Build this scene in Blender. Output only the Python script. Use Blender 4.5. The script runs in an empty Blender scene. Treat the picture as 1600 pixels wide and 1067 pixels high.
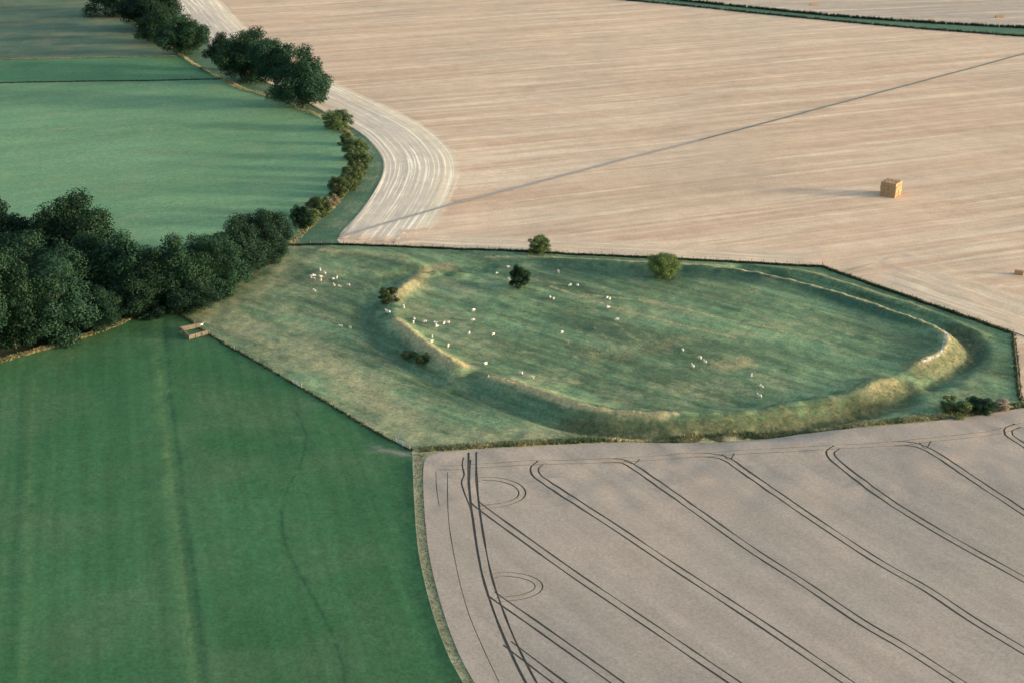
import bpy, bmesh, math, random
import numpy as np
from mathutils import Vector, Matrix
from mathutils.geometry import delaunay_2d_cdt

SC = bpy.context.scene
COL = SC.collection
RNG = np.random.default_rng(7)
random.seed(7)
R = math.radians

# ------------------------------------------------------------------ camera
CAM_H = 134.0
PITCH = R(23.0)
FPX = 2222.0                       # focal length in pixels of a 1600 px wide picture
cam_d = bpy.data.cameras.new('camera')
cam_d.sensor_width = 36.0
cam_d.lens = FPX * 36.0 / 1600.0
cam_d.clip_start = 1.0
cam_d.clip_end = 9000.0
cam = bpy.data.objects.new('camera', cam_d)
COL.objects.link(cam)
cam.location = (0, 0, CAM_H)
cam.rotation_euler = (R(90) - PITCH, 0, 0)
SC.camera = cam

# ------------------------------------------------------------------ sky and sun
SUN_ELEV = R(6.0)
SUN_AZ = math.atan2(-0.12, 0.99)    # direction on the ground towards the sun (x right, y away)
world = bpy.data.worlds.new('World')
SC.world = world
world.use_nodes = True
wn = world.node_tree
sky = wn.nodes.new('ShaderNodeTexSky')
sky.sky_type = 'NISHITA'
sky.sun_disc = False
sky.sun_elevation = SUN_ELEV
sky.sun_rotation = math.pi / 2 - SUN_AZ
sky.air_density = 1.0
sky.dust_density = 2.5
sky.ozone_density = 1.0
wn.nodes['Background'].inputs['Strength'].default_value = 0.15
wn.links.new(sky.outputs[0], wn.nodes['Background'].inputs['Color'])
sun_d = bpy.data.lights.new('sun', 'SUN')
sun_d.energy = 2.0
sun_d.angle = R(6.0)
sun_d.color = (1.0, 0.86, 0.70)
sun = bpy.data.objects.new('sun', sun_d)
COL.objects.link(sun)
sdir = Vector((math.cos(SUN_AZ) * math.cos(SUN_ELEV), math.sin(SUN_AZ) * math.cos(SUN_ELEV), math.sin(SUN_ELEV)))
sun.rotation_euler = sdir.to_track_quat('Z', 'Y').to_euler()
SC.view_settings.view_transform = 'Standard'
SC.view_settings.look = 'None'
SC.view_settings.gamma = 1.0
SC.view_settings.use_curve_mapping = False
SC.view_settings.exposure = 1.95

# ------------------------------------------------------------------ survey helpers: photograph pixel -> point on the ground
CP, SP = math.cos(PITCH), math.sin(PITCH)
def P(px, py, z=0.0):
    a = (px - 800.0) / FPX
    b = (533.5 - py) / FPX
    dx, dy, dz = a, CP + b * SP, -SP + b * CP
    t = (z - CAM_H) / dz
    return (dx * t, dy * t)
def proj(x, y, z):
    d = (x, y, z - CAM_H)
    f = d[1] * CP - d[2] * SP
    u = d[1] * SP + d[2] * CP
    return 800 + FPX * d[0] / f, 533.5 - FPX * u / f
def PL(pts, z=0.0):
    return np.array([P(p[0], p[1], z) for p in pts])
def smooth(pts, step):
    """Catmull-Rom through world points, resampled about every `step` metres."""
    pts = np.asarray(pts, float)
    if len(pts) == 2:
        n = max(1, int(np.hypot(*(pts[1] - pts[0])) / step))
        t = np.linspace(0, 1, n + 1)[:, None]
        return pts[0] * (1 - t) + pts[1] * t
    q = np.vstack([2 * pts[0] - pts[1], pts, 2 * pts[-1] - pts[-2]])
    out = []
    for i in range(1, len(q) - 2):
        p0, p1, p2, p3 = q[i - 1], q[i], q[i + 1], q[i + 2]
        n = max(1, int(np.hypot(*(p2 - p1)) / step))
        for k in range(n):
            t = k / n
            out.append(0.5 * (2 * p1 + (p2 - p0) * t + (2 * p0 - 5 * p1 + 4 * p2 - p3) * t * t + (3 * p1 - p0 - 3 * p2 + p3) * t ** 3))
    out.append(pts[-1])
    return np.array(out)
def normals2(pl):
    t = np.gradient(pl, axis=0)
    t /= np.linalg.norm(t, axis=1)[:, None] + 1e-9
    return np.stack([-t[:, 1], t[:, 0]], 1)          # left of travel
def offset(pl, d):
    return pl + normals2(pl) * d
def inside(poly, x, y):
    poly = np.asarray(poly)
    x = np.asarray(x); y = np.asarray(y)
    r = np.zeros(x.shape, bool)
    n = len(poly)
    for i in range(n):
        x0, y0 = poly[i]; x1, y1 = poly[(i + 1) % n]
        if y0 == y1: continue
        c = ((y0 > y) != (y1 > y)) & (x < (x1 - x0) * (y - y0) / (y1 - y0) + x0)
        r ^= c
    return r
def dist_poly(pl, x, y, vals=None):
    """distance to a polyline and interpolated values there"""
    best = np.full(x.shape, 1e9)
    bv = None if vals is None else np.zeros(x.shape + (len(vals),))
    for i in range(len(pl) - 1):
        ax, ay = pl[i]; bx, by = pl[i + 1]
        dx, dy = bx - ax, by - ay
        t = np.clip(((x - ax) * dx + (y - ay) * dy) / (dx * dx + dy * dy + 1e-9), 0, 1)
        d = np.hypot(x - ax - t * dx, y - ay - t * dy)
        m = d < best
        best[m] = d[m]
        if vals is not None:
            for k, v in enumerate(vals):
                bv[m, k] = (v[i] * (1 - t) + v[i + 1] * t)[m]
    return (best, bv) if vals is not None else best
def vnoise(x, y, seed=0):
    """smooth value noise, about -1..1, cell size 1"""
    def hsh(i, j):
        n = np.sin(i * 127.1 + j * 311.7 + seed * 74.7) * 43758.5453
        return (n - np.floor(n)) * 2 - 1
    i = np.floor(x); j = np.floor(y); u = x - i; v = y - j
    u = u * u * (3 - 2 * u); v = v * v * (3 - 2 * v)
    return (hsh(i, j) * (1 - u) * (1 - v) + hsh(i + 1, j) * u * (1 - v) + hsh(i, j + 1) * (1 - u) * v + hsh(i + 1, j + 1) * u * v)

# ------------------------------------------------------------------ relief of the hillfort
CREST = []                                       # (polyline, heights, half widths)
def bank(px, z, hts, w, step=3.0):
    pts = PL(px, z)
    s = np.linspace(0, 1, len(pts))
    pl = smooth(pts, step)
    # parameter along the original vertices
    k = np.array([np.argmin(np.hypot(*(pl - p).T)) for p in pts])
    hh = np.interp(np.arange(len(pl)), k, hts)
    ww = np.full(len(pl), w)
    CREST.append((pl, hh, ww))
    return pl, hh
west, west_h = bank([(735, 424), (715, 421), (690, 420), (665, 425), (642, 438), (622, 452), (612, 468), (607, 482), (618, 500), (640, 520), (665, 540), (690, 556), (715, 567), (735, 572)], 2.0,
                    [0.0, .8, 1.2, 1.4, 1.5, 1.4, .9, .5, 1.6, 2.0, 2.0, 2.0, 1.5, 0.0], 2.6)
south, south_h = bank([(735, 578), (765, 586), (830, 607), (900, 631), (960, 642), (1040, 647), (1150, 644), (1250, 631), (1330, 615), (1365, 600), (1395, 593), (1418, 594)], 2.0,
                      [0.0, 1.2, 1.7, 1.9, 1.9, 1.9, 1.9, 1.8, 1.7, 1.8, 1.5, 0.0], 3.0)
east, east_h = bank([(1415, 580), (1430, 569), (1455, 558), (1478, 544), (1480, 524), (1462, 511), (1420, 494), (1350, 470), (1290, 452), (1250, 441), (1190, 427), (1130, 418), (1060, 413), (950, 407.5), (850, 403), (790, 405)], 1.7,
                    [0.2, 1.2, 1.5, 1.6, 1.6, 1.5, 1.5, 1.5, 1.5, 1.5, 1.4, 1.4, 1.45, 1.4, 1.0, 0.0], 2.7)
def ditch(pl, hh, off, depth, w):
    CREST.append((smooth(offset(pl, off)[::2], 3.0), None, (depth, w)))
FORT = PL([(607, 482), (640, 520), (690, 556), (735, 572), (830, 607), (900, 631), (1040, 647), (1250, 631), (1395, 593), (1430, 569), (1478, 544), (1480, 524),
           (1420, 494), (1290, 452), (1130, 418), (950, 408), (800, 406), (715, 421), (642, 438)], 2.0)
DITCH = [(smooth(offset(west, -7.0)[::3], 3.0), 1.3, 2.8), (smooth(offset(south, -6.2)[::3], 3.0), 1.5, 2.4), (smooth(offset(east, -6.3)[:int(len(east) * .62):3], 3.0), 1.6, 2.4)]
OUTER = [(smooth(PL([(500, 391), (560, 394), (620, 403), (655, 415)], .8), 3), 0.7, 2.6), (smooth(PL([(1180, 415), (1260, 425), (1350, 452), (1450, 485), (1530, 520)], .6), 3), 0.8, 1.8)]

def H(x, y):
    x = np.asarray(x, float); y = np.asarray(y, float)
    shp = x.shape
    x = x.ravel(); y = y.ravel()
    z = 0.30 * vnoise(x / 46, y / 46, 1) + 0.14 * vnoise(x / 17, y / 17, 2)
    near = (x > -95) & (x < 165) & (y > 235) & (y < 400)
    if near.any():
        xn, yn = x[near], y[near]
        a = np.zeros(xn.shape)
        for pl, hh, ww in CREST:
            d, v = dist_poly(pl, xn, yn, [hh, ww])
            wob = 1 + 0.16 * vnoise(xn / 5, yn / 5, 4)
            a += 1.25 * v[:, 0] * np.exp(-(d / (v[:, 1] * wob)) ** 1.6)
        rough = np.clip(a / 1.2, 0, 1)
        for pl, dep, w in DITCH:
            d = dist_poly(pl, xn, yn)
            a -= dep * np.exp(-(d / (w * (1 + .15 * vnoise(xn / 7, yn / 7, 6)))) ** 2)
        for pl, hh, w in OUTER:
            a += hh * np.exp(-(dist_poly(pl, xn, yn) / w) ** 2)
        ins = inside(FORT, xn, yn)
        d = dist_poly(np.vstack([FORT, FORT[:1]]), xn, yn)
        sd = np.where(ins, d, -d)
        a += 0.5 * np.clip((sd + 1.5) / 3, 0, 1) ** 2 * (3 - 2 * np.clip((sd + 1.5) / 3, 0, 1))
        a += rough * (.16 * vnoise(xn / 2.2, yn / 2.2, 14) + .10 * vnoise(xn / .9, yn / .9, 15))
        a += 0.10 * vnoise(xn / 3.1, yn / 3.1, 8) + 0.05 * vnoise(xn / 1.3, yn / 1.3, 9)
        z[near] += a
    return z.reshape(shp)
def h1(x, y):
    return float(H(np.array([x]), np.array([y]))[0])
def G(px, py):
    """ground point seen at a photograph pixel"""
    z = 0.0
    for _ in range(6):
        x, y = P(px, py, z)
        z = h1(x, y)
    return Vector((x, y, z))
def pxm(p):
    """pixels per metre across the view at a point"""
    return FPX / (p[1] * CP - (p[2] - CAM_H) * SP)

# ------------------------------------------------------------------ object helpers
def tag(o, label=None, cat=None, group=None, kind=None):
    if label: o['label'] = label
    if cat: o['category'] = cat
    if group: o['group'] = group
    if kind: o['kind'] = kind
    return o
def link(name, me, mat=None, parent=None):
    o = bpy.data.objects.new(name, me)
    COL.objects.link(o)
    if mat is not None and me is not None and not me.materials:
        me.materials.append(mat)
    if parent is not None:
        o.parent = parent
    return o
def empty(name, loc, rz=0.0, scale=None):
    o = bpy.data.objects.new(name, None)
    COL.objects.link(o)
    o.location = loc
    o.rotation_euler = (0, 0, rz)
    if scale: o.scale = scale
    o.empty_display_size = 0.5
    return o
def mesh(name, v, f, attrs=None, smooth_shade=False):
    me = bpy.data.meshes.new(name)
    me.from_pydata([tuple(map(float, p)) for p in v], [], [tuple(map(int, q)) for q in f])
    if attrs:
        for k, a in attrs.items():
            at = me.attributes.new(k, 'FLOAT', 'POINT')
            at.data.foreach_set('value', np.asarray(a, np.float32))
    if smooth_shade:
        me.polygons.foreach_set('use_smooth', np.ones(len(me.polygons), bool))
    me.update()
    return me
def npmesh(name, v, f, attrs=None, smooth_shade=False):
    """fast mesh from arrays: v (n,3), f (m,k)"""
    v = np.asarray(v, np.float32); f = np.asarray(f, np.int32)
    me = bpy.data.meshes.new(name)
    me.vertices.add(len(v)); me.vertices.foreach_set('co', v.ravel())
    k = f.shape[1]
    me.loops.add(f.size); me.loops.foreach_set('vertex_index', f.ravel())
    me.polygons.add(len(f))
    me.polygons.foreach_set('loop_start', np.arange(0, f.size, k, dtype=np.int32))
    me.update(calc_edges=True)
    if attrs:
        for kk, a in attrs.items():
            at = me.attributes.new(kk, 'FLOAT', 'POINT')
            at.data.foreach_set('value', np.asarray(a, np.float32))
    if smooth_shade:
        me.polygons.foreach_set('use_smooth', np.ones(len(f), bool))
    me.validate()
    return me

# ------------------------------------------------------------------ materials
class NT:
    def __init__(s, name):
        s.m = bpy.data.materials.new(name)
        s.m.use_nodes = True
        s.t = s.m.node_tree
        s.b = s.t.nodes['Principled BSDF']
        s.b.inputs['Roughness'].default_value = 0.9
        s.b.inputs['Specular IOR Level'].default_value = 0.15
        s._c = None
    def n(s, typ, **kw):
        nd = s.t.nodes.new(typ)
        for k, v in kw.items(): setattr(nd, k, v)
        return nd
    def l(s, a, b): s.t.links.new(a, b)
    def coord(s):
        if s._c is None: s._c = s.n('ShaderNodeTexCoord').outputs['Object']
        return s._c
    def noise(s, scale, detail=3, rough=.55, rot=None, stretch=None, vec=None, off=0.0, dist=0.0):
        v = vec or s.coord()
        if rot is not None or stretch is not None or off:
            if rot is not None:
                r = s.n('ShaderNodeMapping')
                s.l(v, r.inputs['Vector']); r.inputs['Rotation'].default_value = (0, 0, rot)
                v = r.outputs[0]
            mp = s.n('ShaderNodeMapping')
            s.l(v, mp.inputs['Vector'])
            mp.inputs['Location'].default_value = (off, off * .7, 0)
            if stretch: mp.inputs['Scale'].default_value = stretch
            v = mp.outputs[0]
        t = s.n('ShaderNodeTexNoise')
        s.l(v, t.inputs['Vector'])
        t.inputs['Scale'].default_value = scale
        t.inputs['Detail'].default_value = detail
        t.inputs['Roughness'].default_value = rough
        t.inputs['Distortion'].default_value = dist
        return t.outputs['Fac']
    def ramp(s, fac, lo, hi, a=0.0, b=1.0):
        m = s.n('ShaderNodeMapRange')
        s.l(fac, m.inputs['Value'])
        m.inputs['From Min'].default_value = lo; m.inputs['From Max'].default_value = hi
        m.inputs['To Min'].default_value = a; m.inputs['To Max'].default_value = b
        return m.outputs[0]
    def mix(s, a, b, fac, mode='MIX'):
        m = s.n('ShaderNodeMix', data_type='RGBA', blend_type=mode)
        for sock, val in ((m.inputs[6], a), (m.inputs[7], b)):
            if isinstance(val, (tuple, list)): sock.default_value = (*val[:3], 1)
            else: s.l(val, sock)
        if isinstance(fac, (int, float)): m.inputs[0].default_value = fac
        else: s.l(fac, m.inputs[0])
        return m.outputs[2]
    def math(s, op, a, b=None):
        m = s.n('ShaderNodeMath', operation=op)
        for sock, val in zip(m.inputs, (a, b)):
            if val is None: continue
            if isinstance(val, (int, float)): sock.default_value = val
            else: s.l(val, sock)
        return m.outputs[0]
    def attr(s, name):
        a = s.n('ShaderNodeAttribute', attribute_name=name)
        return a.outputs['Fac']
    def mul(s, col, fac):
        """multiply a colour by a scalar socket"""
        c = s.n('ShaderNodeCombineColor')
        for i in range(3): s.l(fac, c.inputs[i])
        return s.mix(col, c.outputs[0], 1.0, 'MULTIPLY')
    def bump(s, fac, strength, dist):
        b = s.n('ShaderNodeBump')
        s.l(fac, b.inputs['Height'])
        b.inputs['Strength'].default_value = strength
        b.inputs['Distance'].default_value = dist
        s.l(b.outputs[0], s.b.inputs['Normal'])
    def out(s, col):
        if isinstance(col, (tuple, list)): s.b.inputs['Base Color'].default_value = (*col[:3], 1)
        else: s.l(col, s.b.inputs['Base Color'])
        return s.m

def grass_mat(name, a, b, c, big=0.02, mid=0.16, kc=0.5, stripe=None, fine=(0.80, 1.20), bumps=0.25, dry=None, mark=None):
    t = NT(name)
    n1 = t.ramp(t.noise(big, 3), .36, .64)
    col = t.mix(a, b, n1)
    n2 = t.ramp(t.noise(mid, 4, .62, off=31), .45, .70, 0, kc)
    col = t.mix(col, c, n2)
    if stripe:
        ang, st, sc, amt = stripe
        ns = t.ramp(t.noise(sc, 2, .5, rot=ang, stretch=st), .36, .64, 1 - amt, 1 + amt)
        col = t.mul(col, ns)
    if dry:
        d = t.attr('dry')
        dn = t.noise(.45, 4, .68, off=11)
        dd = t.ramp(t.math('ADD', d, t.math('MULTIPLY', t.math('SUBTRACT', dn, .5), 1.3)), .15, .85)
        n5 = t.noise(1.0, 3, .6, rot=FORT_ANG, stretch=(.022, .13, 1), off=63)
        col = t.mul(col, t.ramp(n5, .38, .62, .74, 1.22))
        st = t.ramp(t.math('ADD', t.attr('straw'), t.math('MULTIPLY', t.math('SUBTRACT', t.noise(.22, 5, .72, rot=FORT_ANG, stretch=(.5, 1, 1), off=19), .5), 2.6)), .1, .9)
        col = t.mix(col, (.30, .30, .165), st)
        lush_shade_fac = t.ramp(t.math('ADD', t.attr('lush_shade'), t.math('MULTIPLY', t.math('SUBTRACT', dn, .5), .7)), .1, 1.0, 0, .85)
        col = t.mix(col, (0.034, 0.082, 0.052), lush_shade_fac)  # deep green of lush grass, with scarp and ditch shade painted in
        ol = t.ramp(t.math('ADD', t.attr('olive'), t.math('MULTIPLY', t.math('SUBTRACT', dn, .5), .9)), .2, .8, 0, .85)
        col = t.mix(col, t.mix((.048, .064, .030), (.102, .104, .052), t.ramp(t.noise(.7, 4, .7, off=71), .38, .62)), ol)
        col = t.mix(col, dry, dd)
        ch = t.attr('chalk')
        cn = t.noise(.9, 3, .6, off=5)
        col = t.mix(col, (0.46, 0.44, 0.39), t.ramp(t.math('ADD', ch, t.math('MULTIPLY', t.math('SUBTRACT', cn, .5), .6)), .4, .8))
    if mark:
        for an, mc in mark.items():
            mk = t.math('MULTIPLY', t.attr(an), t.ramp(t.noise(.35, 4, .65, off=41), .36, .58, .35, 1.0))
            col = t.mix(col, mc, mk)
    col = t.mul(col, t.ramp(t.noise(.5, 4, .7, off=57), .36, .64, .5 + fine[0] / 2, .5 + fine[1] / 2))
    nf = t.noise(1.5, 4, .75, off=3)
    col = t.mul(col, t.ramp(nf, .36, .64, *fine))
    t.bump(t.noise(1.1, 5, .7, off=9), bumps, 0.18)
    return t.out(col)

def attr_leaf_mat(name, dark, light, trans=0.25):
    t = NT(name)
    col = t.mix(dark, light, t.attr('tint'))
    col = t.mul(col, t.ramp(t.noise(.8, 2), .3, .7, .8, 1.2))
    rnd = t.n('ShaderNodeObjectInfo').outputs['Random']
    hs = t.n('ShaderNodeHueSaturation')
    t.l(col, hs.inputs['Color'])
    t.l(t.ramp(rnd, 0, 1, .487, .512), hs.inputs['Hue'])
    t.l(t.ramp(t.math('FRACT', t.math('MULTIPLY', rnd, 7.3)), 0, 1, .65, 1.2), hs.inputs['Value'])
    col = hs.outputs[0]
    t.out(col)
    t.b.inputs['Roughness'].default_value = .65
    tr = t.n('ShaderNodeBsdfTranslucent')
    t.l(col, tr.inputs['Color'])
    mx = t.n('ShaderNodeMixShader'); mx.inputs[0].default_value = trans
    t.l(t.b.outputs[0], mx.inputs[1]); t.l(tr.outputs[0], mx.inputs[2])
    t.l(mx.outputs[0], t.t.nodes['Material Output'].inputs['Surface'])
    return t.m
def plain_mat(name, a, b, scale=2.0, stretch=None, rough=.85):
    t = NT(name)
    col = t.mix(a, b, t.ramp(t.noise(scale, 4, .6, stretch=stretch), .3, .7))
    t.b.inputs['Roughness'].default_value = rough
    t.bump(t.noise(scale * 3, 4, .6), .3, .03)
    return t.out(col)

# direction of the combine passes over the stubble
_a, _b = P(560, 205), P(1500, 118)
STUB_ANG = -math.atan2(_b[1] - _a[1], _b[0] - _a[0])
_a, _b = P(1124, 820), P(1418, 1011)
DRILL_ANG = -math.atan2(_b[1] - _a[1], _b[0] - _a[0])

def stubble_mat(name, ang, warm, pale, dull, head=None):
    t = NT(name)
    n1 = t.noise(1.0, 2, .55, rot=ang, stretch=(.004, .10, 1))
    n2 = t.noise(1.0, 3, .6, rot=ang, stretch=(.012, .36, 1), off=17)
    n3 = t.noise(.012, 3, .6, off=4)
    col = t.mix(warm, pale, t.ramp(n1, .38, .64))
    col = t.mix(col, dull, t.ramp(n3, .48, .72, 0, .55))
    col = t.mul(col, t.ramp(n2, .36, .64, .91, 1.08))
    n6 = t.noise(1.0, 3, .62, rot=ang + .006, stretch=(.009, .22, 1), off=91)
    col = t.mix(col, (.74, .59, .42), t.ramp(n6, .56, .64, 0, .55))
    col = t.mix(col, dull, t.ramp(n6, .40, .33, 0, .6))
    if head:
        a, b, c, d, freq, k = head
        uv = t.n('ShaderNodeUVMap').outputs[0]
        h1_ = t.noise(1.0, 4, .62, vec=uv, stretch=(.5, freq, 1), off=3)
        h2_ = t.noise(1.0, 3, .6, vec=uv, stretch=(1.2, freq * .3, 1), off=9)
        hc = t.mix(a, c, t.ramp(h2_, .45, .62, 0, .85))
        sx = t.n('ShaderNodeSeparateXYZ'); t.l(uv, sx.inputs[0])
        hc = t.mix(hc, d, t.ramp(t.math('ADD', sx.outputs[1], t.math('MULTIPLY', t.math('SUBTRACT', h2_, .5), .6)), .55, .85, 0, .8))
        hc = t.mix(hc, b, t.ramp(h1_, .54, .60))
        mk = t.ramp(t.math('ADD', t.attr('mark'), t.math('MULTIPLY', t.math('SUBTRACT', t.noise(.25, 4, .65, off=77), .5), .9)), .2, .7, 0, k)
        col = t.mix(col, hc, mk)
    nf = t.noise(1.9, 4, .75, off=8)
    col = t.mul(col, t.ramp(nf, .36, .64, .87, 1.13))
    n4 = t.noise(.15, 4, .65, off=23)
    col = t.mul(col, t.ramp(n4, .36, .64, .93, 1.07))
    t.bump(n2, .15, .15)
    return t.out(col)

M = {}
_a, _b = P(247, 560), P(303, 1057)
LEY_ANG = -math.atan2(_b[1] - _a[1], _b[0] - _a[0])
SW_, SP_, SD_ = (.55, .38, .255), (.635, .472, .327), (.465, .352, .256)
M['stubble'] = stubble_mat('stubble', STUB_ANG, SW_, SP_, SD_)
M['stubble_far'] = stubble_mat('stubble_far', STUB_ANG + .15, (.42, .335, .255), (.48, .385, .295), (.37, .31, .245))
M['headland'] = stubble_mat('stubble_headland', STUB_ANG, SW_, SP_, SD_, ((.58, .49, .385), (.84, .75, .58), (.49, .43, .36), (.72, .60, .42), 30.0, 1.0))
M['headland2'] = stubble_mat('stubble_headland_east', STUB_ANG, SW_, SP_, SD_, ((.58, .445, .31), (.68, .55, .39), (.50, .395, .285), (.62, .48, .33), 9.0, .9))
_a, _b = P(860, 448), P(1150, 528)
FORT_ANG = -math.atan2(_b[1] - _a[1], _b[0] - _a[0])
FORT_C = dict(big=.035, mid=.16, kc=.42)
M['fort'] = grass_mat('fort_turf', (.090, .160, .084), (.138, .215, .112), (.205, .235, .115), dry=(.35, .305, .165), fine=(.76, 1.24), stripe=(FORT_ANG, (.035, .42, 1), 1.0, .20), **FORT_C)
M['pasture'] = grass_mat('pasture_grass', (.118, .235, .118), (.155, .285, .15), (.20, .285, .145), big=.014, mid=.09, kc=.6, stripe=(STUB_ANG, (.01, .12, 1), 1.0, .07))
M['pasture_rough'] = grass_mat('rough_pasture_grass', (.08, .13, .085), (.115, .17, .10), (.21, .20, .115), big=.02, mid=.07, kc=.7, stripe=(STUB_ANG + .1, (.008, .10, 1), 1.0, .14))
M['pasture_band'] = grass_mat('mown_pasture_grass', (.062, .165, .078), (.082, .20, .095), (.12, .21, .10), big=.03, mid=.1, kc=.5)
LEY = dict(a=(.033, .110, .043), b=(.050, .142, .058), c=(.092, .15, .074), big=.012, mid=.045, kc=.6, stripe=(LEY_ANG, (.012, .42, 1), 1.0, .09))
M['ley'] = grass_mat('ley_grass', mark={'pale': (.10, .18, .072), 'dark': (.020, .074, .034), 'worn': (.24, .24, .20)}, **LEY)
VG = dict(a=(.055, .125, .075), b=(.08, .155, .092), c=(.13, .17, .10), big=.05, mid=.2, kc=.6)
M['verge'] = grass_mat('verge_grass', mark={'pale': (.19, .22, .13)}, **VG)
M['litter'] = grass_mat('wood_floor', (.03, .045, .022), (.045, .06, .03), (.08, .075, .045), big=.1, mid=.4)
M['margin'] = grass_mat('margin_turf', (.38, .345, .18), (.50, .43, .24), (.22, .24, .115), big=.12, mid=.5, kc=.6)
def wheat_mat():
    t = NT('ripe_wheat')
    n0 = t.noise(.01, 3, .6)
    n1 = t.noise(1.0, 3, .6, rot=DRILL_ANG, stretch=(.012, .28, 1))
    col = t.mix((.37, .305, .247), (.34, .288, .238), t.ramp(n0, .36, .64))
    col = t.mul(col, t.ramp(n1, .36, .64, .93, 1.06))
    n2 = t.noise(.16, 4, .65, off=12)
    col = t.mul(col, t.ramp(n2, .36, .64, .95, 1.04))
    nf = t.noise(2.0, 4, .78, off=4)
    col = t.mul(col, t.ramp(nf, .36, .64, .84, 1.16))
    t.bump(nf, .2, .10)
    return t.out(col)
M['wheat'] = wheat_mat()
M['stalk'] = plain_mat('wheat_stalks', (.20, .165, .12), (.28, .235, .17), 3.0)
M['soil'] = plain_mat('trodden_soil', (.15, .125, .10), (.215, .18, .145), 1.5)
M['soil_light'] = plain_mat('dry_track_soil', (.29, .27, .245), (.40, .37, .33), .5)
M['ground'] = grass_mat('distant_ground', (.10, .16, .08), (.16, .18, .10), (.25, .21, .13), big=.004, mid=.02)
M['leaf'] = attr_leaf_mat('tree_leaves', (.010, .034, .019), (.027, .070, .034))
M['leaf_light'] = attr_leaf_mat('bright_tree_leaves', (.05, .09, .034), (.11, .165, .06))
M['leaf_bright'] = attr_leaf_mat('bright_hawthorn_leaves', (.065, .125, .038), (.14, .215, .07))  # brighter yellow-green leaf colour of the lone round tree
M['leaf_hedge'] = attr_leaf_mat('hawthorn_leaves', (.05, .088, .034), (.13, .16, .06))
M['leaf_dry'] = attr_leaf_mat('dry_twigs', (.30, .25, .17), (.45, .38, .27))
M['tuft'] = attr_leaf_mat('tussock_blades', (.085, .14, .07), (.50, .43, .24), .35)
M['weed'] = attr_leaf_mat('tall_weeds', (.035, .065, .035), (.14, .15, .075), .2)
M['bark'] = plain_mat('bark', (.09, .07, .05), (.16, .13, .10), 2.5, (1, 1, .25))
M['bark_pale'] = plain_mat('pale_bark', (.20, .17, .135), (.30, .26, .21), 2.5, (1, 1, .25))
M['straw'] = plain_mat('baled_straw', (.29, .185, .105), (.40, .255, .145), 3.0, (1, 1, 4))
M['twine'] = plain_mat('baler_twine', (.30, .20, .10), (.36, .24, .12))
M['wood'] = plain_mat('weathered_timber', (.15, .125, .09), (.24, .20, .145), 4.0, (4, 4, .6))
M['metal'] = plain_mat('galvanised_steel', (.38, .39, .40), (.5, .51, .52), 3.0, None, .5)
M['wire'] = plain_mat('fence_wire', (.2, .2, .2), (.28, .28, .28), 3.0, None, .5)
M['wool'] = plain_mat('fleece', (.52, .50, .44), (.68, .65, .58), 8.0)
M['skin'] = plain_mat('sheep_face', (.55, .50, .43), (.65, .6, .52), 8.0)

# ------------------------------------------------------------------ field boundaries (surveyed from the photograph)
WZ = 0.45
fence_north = smooth(PL([(450, 384), (520, 384), (600, 386.5), (750, 391.5), (850, 396.5), (960, 402), (1080, 407), (1180, 411.5), (1285, 417)]), 3)
fence_ne = smooth(PL([(1285, 417), (1350, 440), (1450, 475.5), (1583, 523)]), 3)
fence_east = smooth(PL([(1583, 523), (1588, 570), (1593, 618), (1600, 640)]), 3)
wheat_top = smooth(PL([(1600, 637), (1520, 651), (1460, 659), (1400, 665), (1300, 671), (1200, 677), (1100, 683), (1000, 688), (900, 693), (800, 698), (720, 702.5), (685, 706), (668, 711), (663, 720)], 0.3), 3)
fence_east[-1] = wheat_top[0]
wheat_left = smooth(np.vstack([wheat_top[-1:], PL([(661, 750), (665, 820), (673, 880), (691, 950), (713, 1010), (737, 1057), (795, 1150), (870, 1260)], .3)]), 3)
gate_pt = np.array([P(644, 702)])
ley_right = smooth(np.vstack([gate_pt, PL([(646, 760), (651, 840), (661, 900), (680, 970), (704, 1030), (719, 1057), (768, 1150), (835, 1260)])]), 3)
margin_top = smooth(np.vstack([wheat_top[0:1], PL([(1600, 630), (1520, 643), (1460, 651), (1400, 657), (1300, 663), (1200, 669), (1100, 675), (1000, 680), (900, 685), (800, 690), (700, 696), (655, 699)]), gate_pt])[1:], 3)
fence_sw = smooth(np.vstack([PL([(282, 489), (330, 525), (400, 565), (465, 603), (540, 645), (600, 681)]), gate_pt]), 3)
wood_low = smooth(PL([(-420, 700), (-250, 655), (-100, 605), (0, 567), (60, 549), (130, 528), (190, 506), (225, 489), (282, 489)]), 4)
wood_right = smooth(PL([(282, 489), (306, 472), (345, 446), (385, 417), (425, 393), (450, 384)]), 4)
wood_back = smooth(PL([(450, 384), (400, 384), (330, 395), (250, 402), (150, 402), (50, 396), (-100, 390), (-420, 390)]), 6)
hedge_pl = smooth(PL([(450, 384), (475, 358), (505, 335), (530, 306), (550, 281), (560, 258), (559, 235), (545, 212), (525, 199), (500, 184), (460, 169), (420, 152), (380, 141), (347, 125)]), 5)
hedge_pl2 = smooth(np.vstack([hedge_pl[-1:], PL([(310, 106), (285, 89)])]), 5)
hedge_pl3 = smooth(np.vstack([hedge_pl2[-1:], PL([(262, 71), (228, 50), (190, 25), (160, 0), (90, -50), (0, -100), (-100, -140)])]), 8)
verge_pl = smooth(PL([(532, 384), (527, 376), (532, 366), (560, 335), (589, 292), (599, 262), (592, 240), (570, 215), (545, 198), (515, 181), (480, 162), (430, 136), (385, 113), (345, 88), (318, 62), (290, 30), (266, 0), (215, -50), (150, -100), (60, -140)]), 5)
fence_north[np.argmin(np.hypot(*(fence_north - verge_pl[0]).T))] = verge_pl[0]
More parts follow.
